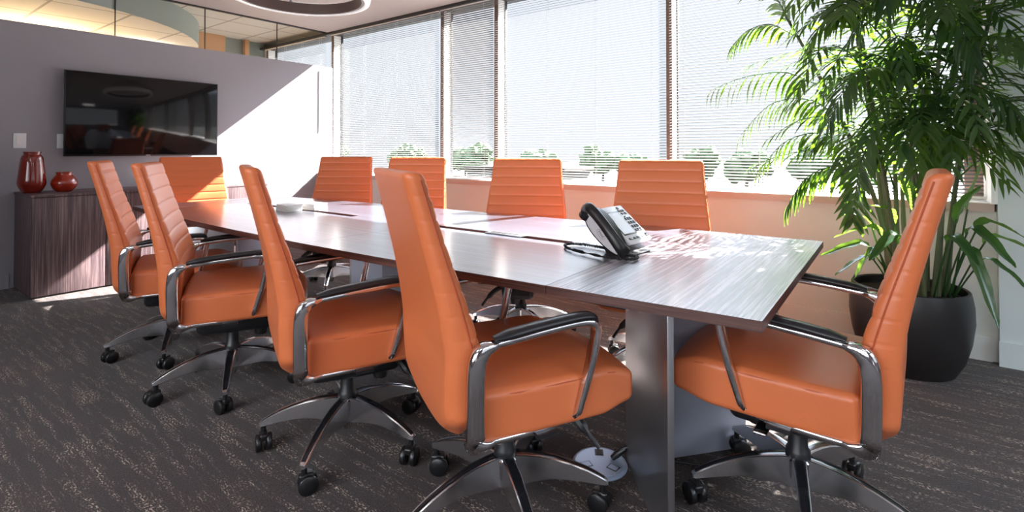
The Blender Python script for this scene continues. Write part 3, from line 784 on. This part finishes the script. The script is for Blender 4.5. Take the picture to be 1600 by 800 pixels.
# ------------------------------------------------------------------ ring pendant
rg = thing('ring_pendant', 'large round ring pendant light hanging under the ceiling', 'light', (-3.66, 2.19, 2.31))
R0 = .485
b = bmesh.new(); lathe(b, [(R0, 0), (R0+.035, .01), (R0+.045, .05), (R0+.035, .10), (R0, .11), (R0-.006, .10), (R0-.006, .01), (R0, 0)], 96); obj('ring_shell', b, M['ring_out'], rg)
b = bmesh.new(); lathe(b, [(R0-.007, .012), (R0-.007, .098), (R0-.028, .098), (R0-.028, .012), (R0-.007, .012)], 96); obj('ring_baffle', b, M['ring_in'], rg)
b = bmesh.new(); lathe(b, [(0, .37), (.30, .37), (.30, .36), (.012, .17), (0, .168)], 4, mtx=Matrix.Rotation(radians(20), 4, 'Z')); obj('canopy', b, M['ceiling'], rg, angle=10)
for a in (38, 158, 278):
    c_, s_ = cos(radians(a)), sin(radians(a))
    b = bmesh.new(); tube(b, [(c_*(R0-.03), s_*(R0-.03), .09), (c_*(R0-.2), s_*(R0-.2), .369)], .0016, 5)
    lathe(b, [(0, 0), (.012, .002), (.012, .014), (0, .016)], 10, (c_*(R0-.03), s_*(R0-.03), .098)); obj('suspension_cable', b, M['steel'], rg)

# ------------------------------------------------------------------ palm in a black planter
PX, PY = .06, 3.46
pp_ = thing('potted_palm', 'tall leafy palm in a large round black planter by the window', 'plant', (PX, PY, 0))
b = bmesh.new(); lathe(b, [(0, 0), (.175, 0), (.19, .006), (.228, .08), (.254, .18), (.267, .28), (.265, .36), (.257, .41), (.252, .432), (.245, .436), (.238, .43), (.24, .39), (0, .385)], 72); obj('planter', b, M['pot'], pp_)
b = bmesh.new(); lathe(b, [(.24, .386), (.2, .396), (.1, .402), (0, .40)], 40); obj('soil', b, M['soil'], pp_)
def lim(v):
    """keep foliage off the wall, the blinds and the pier (world coordinates)"""
    x, y, z = v
    ymax = 3.93 if z > .95 else 3.79
    if x > .40: ymax = min(ymax, 3.72)
    elif x > .30: ymax = min(ymax, 3.72 + (ymax-3.72)*(.40-x)/.10)
    if y > ymax-.15: y = ymax - .15*exp(-(y-ymax+.15)/.15)
    return Vector((x, y, min(z, 2.66)))
def leaflet(b, base, d, up_, L, wd_, droop, fold=.25):
    wd_ *= .82
    d = d.normalized(); side = d.cross(up_).normalized(); nrm = side.cross(d)
    p = base.copy(); prev = None; n_ = 5; dd = d.copy()
    prof = [.35, .85, 1.0, .8, .45, .04]
    for i in range(n_+1):
        hw = wd_*prof[i]
        c_ = b.verts.new(lim(p)); l_ = b.verts.new(lim(p + side*hw + nrm*hw*fold)); r_ = b.verts.new(lim(p - side*hw + nrm*hw*fold))
        if prev:
            b.faces.new((prev[1], prev[0], c_, l_)); b.faces.new((prev[0], prev[2], r_, c_))
        prev = (c_, l_, r_)
        dd = (dd + Vector((0, 0, -droop))).normalized()
        p = p + dd*(L/n_)
def frond(path, ll, n_, droop=.22, wd_=.012, spread=58, bare=.18, rnd=None, hang=0.0):
    """path in world coordinates"""
    rnd = rnd or random
    P = catmull(path, 8); m_ = len(P)
    b = bmesh.new(); tube(b, [lim(p) for p in P], [.0045*(1-.75*i/(m_-1)) for i in range(m_)], 6)
    for k_ in range(n_):
        u = bare + (1-bare)*(k_+.5)/n_; f = u*(m_-1); i = min(int(f), m_-2); p = P[i].lerp(P[i+1], f-i)
        t_ = (P[i+1]-P[i]).normalized()
        side = t_.cross(Vector((0, 0, 1)))
        if side.length < .15: side = t_.cross(Vector((.3, .9, .2)))
        side.normalize(); up_ = side.cross(t_)
        sp_ = radians(spread*(1-.45*u))
        L_ = ll*(.55+.45*sin(pi*min(1, .15+.8*u)))*rnd.uniform(.86, 1.1)
        for s in (-1, 1):
            d = t_*cos(sp_) + side*s*sin(sp_)*(1-hang) + up_*.12 + Vector((0, 0, -hang))
            d += Vector((rnd.uniform(-.08, .08), rnd.uniform(-.08, .08), rnd.uniform(-.08, .08)))
            leaflet(b, p, d, up_, L_, wd_*rnd.uniform(.8, 1.15), droop*rnd.uniform(.7, 1.3))
    bmesh.ops.translate(b, verts=b.verts, vec=(-PX, -PY, 0))
    for f in b.faces: f.smooth = True
    return obj('frond', b, M['leaf'], pp_, fin=False)
def cane(pts, r0=.013):
    P = catmull(pts, 6); m_ = len(P)
    b = bmesh.new(); tube(b, [lim(p) for p in P], [(r0*(1-.4*i/(m_-1)))*(1.12 if i % 5 == 0 else 1) for i in range(m_)], 8)
    bmesh.ops.translate(b, verts=b.verts, vec=(-PX, -PY, 0)); obj('cane', b, M['bark'], pp_); return P
V = Vector
R1 = random.Random(21)
# the long cane that leans left with its own arching fronds
c1 = cane([V((.0, 3.46, .39)), V((-.06, 3.44, .8)), V((-.20, 3.38, 1.25)), V((-.30, 3.34, 1.50)), V((-.42, 3.31, 1.78)), V((-.50, 3.30, 1.95))])
frond([V((-.34, 3.33, 1.52)), V((-.50, 3.31, 1.60)), V((-.72, 3.29, 1.585)), V((-.90, 3.27, 1.52))], .20, 15, .4, .024, 50, .10, R1, .75)
frond([V((-.22, 3.37, 1.30)), V((-.36, 3.32, 1.43)), V((-.56, 3.28, 1.42)), V((-.72, 3.24, 1.24))], .20, 16, .4, .018, 52, .12, R1, .55)
frond([V((-.30, 3.35, 1.45)), V((-.14, 3.26, 1.60)), V((.02, 3.20, 1.62)), V((.16, 3.14, 1.52))], .20, 16, .3, .015, 55, .15, R1, .3)
frond([V((-.46, 3.30, 1.86)), V((-.54, 3.27, 2.04)), V((-.68, 3.24, 2.16)), V((-.86, 3.22, 2.20))], .26, 22, .2, .018, 46, .05, R1)
frond([V((-.44, 3.31, 1.80)), V((-.56, 3.28, 1.88)), V((-.68, 3.26, 1.86)), V((-.76, 3.24, 1.78))], .19, 14, .35, .016, 52, .10, R1, .2)
frond([V((-.44, 3.31, 1.80)), V((-.34, 3.26, 1.90)), V((-.22, 3.22, 1.90)), V((-.12, 3.2, 1.82))], .19, 14, .35, .016, 52, .12, R1, .2)
frond([V((-.14, 3.40, 1.10)), V((-.30, 3.30, 1.24)), V((-.48, 3.22, 1.20)), V((-.62, 3.18, 1.02))], .19, 14, .4, .018, 50, .15, R1, .45)
frond([V((-.10, 3.40, .95)), V((-.24, 3.30, 1.06)), V((-.38, 3.22, 1.0)), V((-.47, 3.18, .84))], .19, 13, .45, .020, 46, .2, R1, .5)
# the broad frond that hangs towards the table
frond([V((.063, 3.15, 1.26)), V((-.05, 3.05, 1.25)), V((-.116, 2.98, 1.12)), V((-.142, 2.95, .97)), V((-.156, 2.95, .81))], .17, 19, .07, .017, 62, .10, R1)
cane([V((.12, 3.36, .40)), V((.11, 3.28, .85)), V((.063, 3.15, 1.26))], .010)
frond([V((.02, 3.30, 1.45)), V((-.06, 3.05, 1.55)), V((-.16, 2.90, 1.48)), V((-.24, 2.82, 1.28))], .24, 22, .25, .012, 58, .16, R1)
# the dense middle: upright canes, each with a crown of fronds
spec = [(.12, 3.40, .2, 3.1, 1.9), (.2, 3.5, .42, 3.3, 2.05), (.02, 3.4, -.16, 3.2, 1.9), (.0, 3.44, -.10, 3.28, 1.55), (.16, 3.42, .30, 3.26, 1.6), (.08, 3.5, .08, 3.46, 2.4), (-.02, 3.5, -.2, 3.42, 2.15), (.02, 3.50, -.02, 3.40, 2.05), (.10, 3.44, .06, 3.30, 1.75), (.14, 3.52, .16, 3.48, 2.25), (.18, 3.44, .28, 3.36, 1.95), (.05, 3.56, .02, 3.6, 1.6), (.22, 3.52, .40, 3.44, 2.30), (.10, 3.38, .12, 3.18, 1.45), (.0, 3.52, -.14, 3.5, 1.85)]
for bx_, by_, tx_, ty_, tz_ in spec:
    P = cane([V((bx_, by_, .39)), V((bx_*.7+tx_*.3, by_*.7+ty_*.3, .39+(tz_-.39)*.4)), V((tx_, ty_, tz_))], .012)
    nf = 8 if tz_ > 1.9 else (7 if tz_ > 1.7 else 5)
    a0 = R1.uniform(0, 2*pi)
    for q in range(nf):
        hz = 1-(tz_-1.12)/(tz_-.3)*q/nf; i = min(len(P)-1, int(len(P)*hz)-1); base = P[i]
        a = a0 + q*2.4 + R1.uniform(-.3, .3)
        if sin(a) > .35: a = -a
        rch = R1.uniform(.34, .58); rise = R1.uniform(.08, .30); dx, dy = cos(a), sin(a)*.85
        path = [base, base+V((dx*rch*.35, dy*rch*.35, rise)), base+V((dx*rch*.75, dy*rch*.75, rise*.95)), base+V((dx*rch*1.1, dy*rch*1.1, rise*.95-R1.uniform(.06, .24)))]
        frond(path, R1.uniform(.15, .21), R1.choice([11, 13, 14]), R1.uniform(.06, .18), .0125, 56, .14, R1, R1.uniform(0, .2))
# fronds reaching right across the pier and over the top
for path in ([(.30, 3.38, 1.80), (.46, 3.28, 1.98), (.66, 3.18, 1.96), (.86, 3.10, 1.78)], [(.26, 3.40, 1.50), (.44, 3.28, 1.66), (.62, 3.16, 1.62), (.80, 3.08, 1.42)],
             [(.20, 3.42, 1.10), (.38, 3.32, 1.26), (.56, 3.24, 1.24), (.72, 3.18, 1.10)], [(.20, 3.40, 2.0), (.30, 3.24, 2.2), (.46, 3.1, 2.24), (.60, 3.0, 2.12)],
             [(-.02, 3.4, 2.0), (-.14, 3.25, 2.2), (-.30, 3.15, 2.22), (-.44, 3.1, 2.08)], [(.10, 3.36, 1.9), (.06, 3.14, 2.05), (.02, 2.98, 2.0), (-.02, 2.9, 1.82)],
             [(.16, 3.36, 1.6), (.20, 3.14, 1.78), (.24, 2.98, 1.72), (.28, 2.9, 1.52)], [(.0, 3.4, 1.7), (-.14, 3.24, 1.86), (-.28, 3.12, 1.82), (-.36, 3.06, 1.66)]):
    frond([V(q) for q in path], .24, 18, .3, .012, 56, .14, R1, .1)
# broad leaves low in the pot
def broad(base, tip, rise, wd_, seed):
    base = V(base); tip = V(tip); mid = (base+tip)/2 + V((0, 0, rise))
    stem_end = base.lerp(mid, .62) + V((0, 0, rise*.25))
    P = catmull([base, stem_end, mid, tip], 8); m_ = len(P)
    b = bmesh.new(); ks = int(m_*.42)
    tube(b, [lim(p) for p in P[:ks+2]], .004, 6)
    prev = None; R2 = random.Random(seed); tw = R2.uniform(-.5, .5)
    for i in range(ks, m_):
        u = (i-ks)/(m_-1-ks); t_ = (P[min(i+1, m_-1)]-P[i-1]).normalized(); side = t_.cross(V((0, 0, 1)))
        if side.length < .1: side = V((1, 0, 0))
        side.normalize(); nr = side.cross(t_); side = side*cos(tw)+nr*sin(tw); nr = side.cross(t_)
        hw = wd_*max(.03, sin(pi*min(1, (u*.93+.05)))**.75*(1-.25*u)); p = P[i]
        row = [b.verts.new(lim(p+side*hw*s+nr*hw*.35*abs(s)+nr*.004*sin(i*1.7)*abs(s))) for s in (-1, -.5, 0, .5, 1)]
        if prev:
            for j in range(4): b.faces.new((prev[j], prev[j+1], row[j+1], row[j]))
        prev = row
    bmesh.ops.translate(b, verts=b.verts, vec=(-PX, -PY, 0))
    for f in b.faces: f.smooth = True
    obj('broad_leaf', b, M['leaf2'], pp_, fin=False)
BL = [((.10, 3.42, .40), (-.10, 3.12, .60), .22, .034), ((.06, 3.44, .40), (-.26, 3.26, .68), .20, .034), ((.02, 3.46, .40), (-.33, 3.34, .56), .16, .028), ((.0, 3.4, .4), (-.24, 3.05, .52), .14, .026),
      ((.20, 3.44, .40), (.44, 3.22, .62), .26, .036), ((.22, 3.42, .40), (.37, 3.14, .36), .28, .040), ((.24, 3.46, .40), (.56, 3.34, .66), .20, .034), ((.16, 3.38, .40), (.30, 3.06, .64), .22, .032),
      ((.12, 3.46, .40), (.02, 3.30, 1.02), .22, .036), ((.18, 3.5, .4), (.22, 3.36, 1.2), .22, .034), ((.20, 3.46, .40), (.34, 3.30, .98), .18, .034), ((.06, 3.46, .40), (-.10, 3.30, .86), .20, .032),
      ((.24, 3.44, .40), (.52, 3.26, .48), .18, .026), ((.10, 3.38, .40), (.06, 3.08, .62), .20, .030), ((.24, 3.5, .40), (.40, 3.40, 1.22), .14, .038), ((.22, 3.46, .40), (.50, 3.18, .74), .24, .032),
      ((.0, 3.42, .4), (-.18, 3.2, .46), .2, .024), ((-.02, 3.46, .4), (-.22, 3.30, .80), .18, .03)]
for i, (a, c, r, w_) in enumerate(BL): broad(a, c, r, w_, i)

# ------------------------------------------------------------------ outside
sb('ground', -160, 160, 6, 420, -6.2, -6.0, m='asphalt')
def tree(x, y, h, label, seed):
    t = thing('tree', label, 'tree', (x, y, -6.0), 0, 'distant trees beyond the parking ground')
    b = bmesh.new(); tube(b, [(0, 0, 0), (.2, 0, h*.45)], [.35, .2], 8); obj('trunk', b, M['trunk'], t)
    b = bmesh.new(); R2 = random.Random(seed)
    for q in range(7):
        c = V((R2.uniform(-.5, .5)*h*.55, R2.uniform(-.4, .4)*h*.5, h*R2.uniform(.5, .8))); r = h*R2.uniform(.17, .26)
        g_ = bmesh.ops.create_icosphere(b, subdivisions=3, radius=r, matrix=Matrix.Translation(c))
        for v in g_['verts']:
            v.co += (v.co-c).normalized()*noise.noise(v.co*1.1+V((seed, 0, 0)))*r*.5
    obj('crown', b, M['canopy'], t)
TP = [(-150, 96, 8.4), (-128, 90, 9), (-112, 98, 7.6), (-96, 88, 8.6), (-84, 94, 7.6), (-72, 84, 8.8), (-62, 92, 7.8), (-52, 80, 7.4), (-44, 88, 8.4), (-35, 82, 7.2), (-27, 90, 8.0), (-18, 84, 7.4), (-9, 90, 8.2), (0, 84, 7.4), (10, 92, 8.4), (21, 86, 7.4)]
for i, (x, y, h) in enumerate(TP):
    tree(x, y, h, 'distant green tree in the hazy row beyond the window blinds', i)
def car(x, y, rz, m, label):
    t = thing('car', label, 'car', (x, y, -6.0), rz, 'parked cars')
    b = bmesh.new(); rbox(b, (2.2, .88, .38), .2, (4, 3, 3), None, 3, (0, 0, .68)); rbox(b, (1.15, .76, .32), .22, (4, 3, 3), None, 3, (-.15, 0, 1.2)); obj('body', b, m, t)
    for sx in (-1.35, 1.35):
        for sy in (-.8, .8):
            b = bmesh.new(); lathe(b, [(0, -.1), (.3, -.1), (.32, 0), (.3, .1), (0, .1)], 16, mtx=Matrix.Translation((sx, sy, .32)) @ Matrix.Rotation(pi/2, 4, 'X')); obj('wheel', b, M['rubber'], t)
car(-28.5, 49, .5, M['carred'], 'red car parked outside, seen through the middle blind'); car(-24.0, 50, .5, M['carwhite'], 'white car parked outside beside the red one'); car(-33, 50, .5, M['cardark'], 'dark car parked outside left of the red one')
bd_ = thing('building', 'low pale building in the distance behind the middle blind', 'building', (-46, 66, -6.0))
obj('wall', bbox(-9, 9, -4, 4, 0, 4.2, 0), M['bldg'], bd_); obj('roof', bbox(-9.4, 9.4, -4.4, 4.4, 4.2, 4.6, 0), M['trunk'], bd_)
for q in range(5): obj('window', bbox(-7.5+q*3.2, -5.7+q*3.2, -4.05, -4.0, 1.2, 2.8, 0), M['gasket'], bd_)
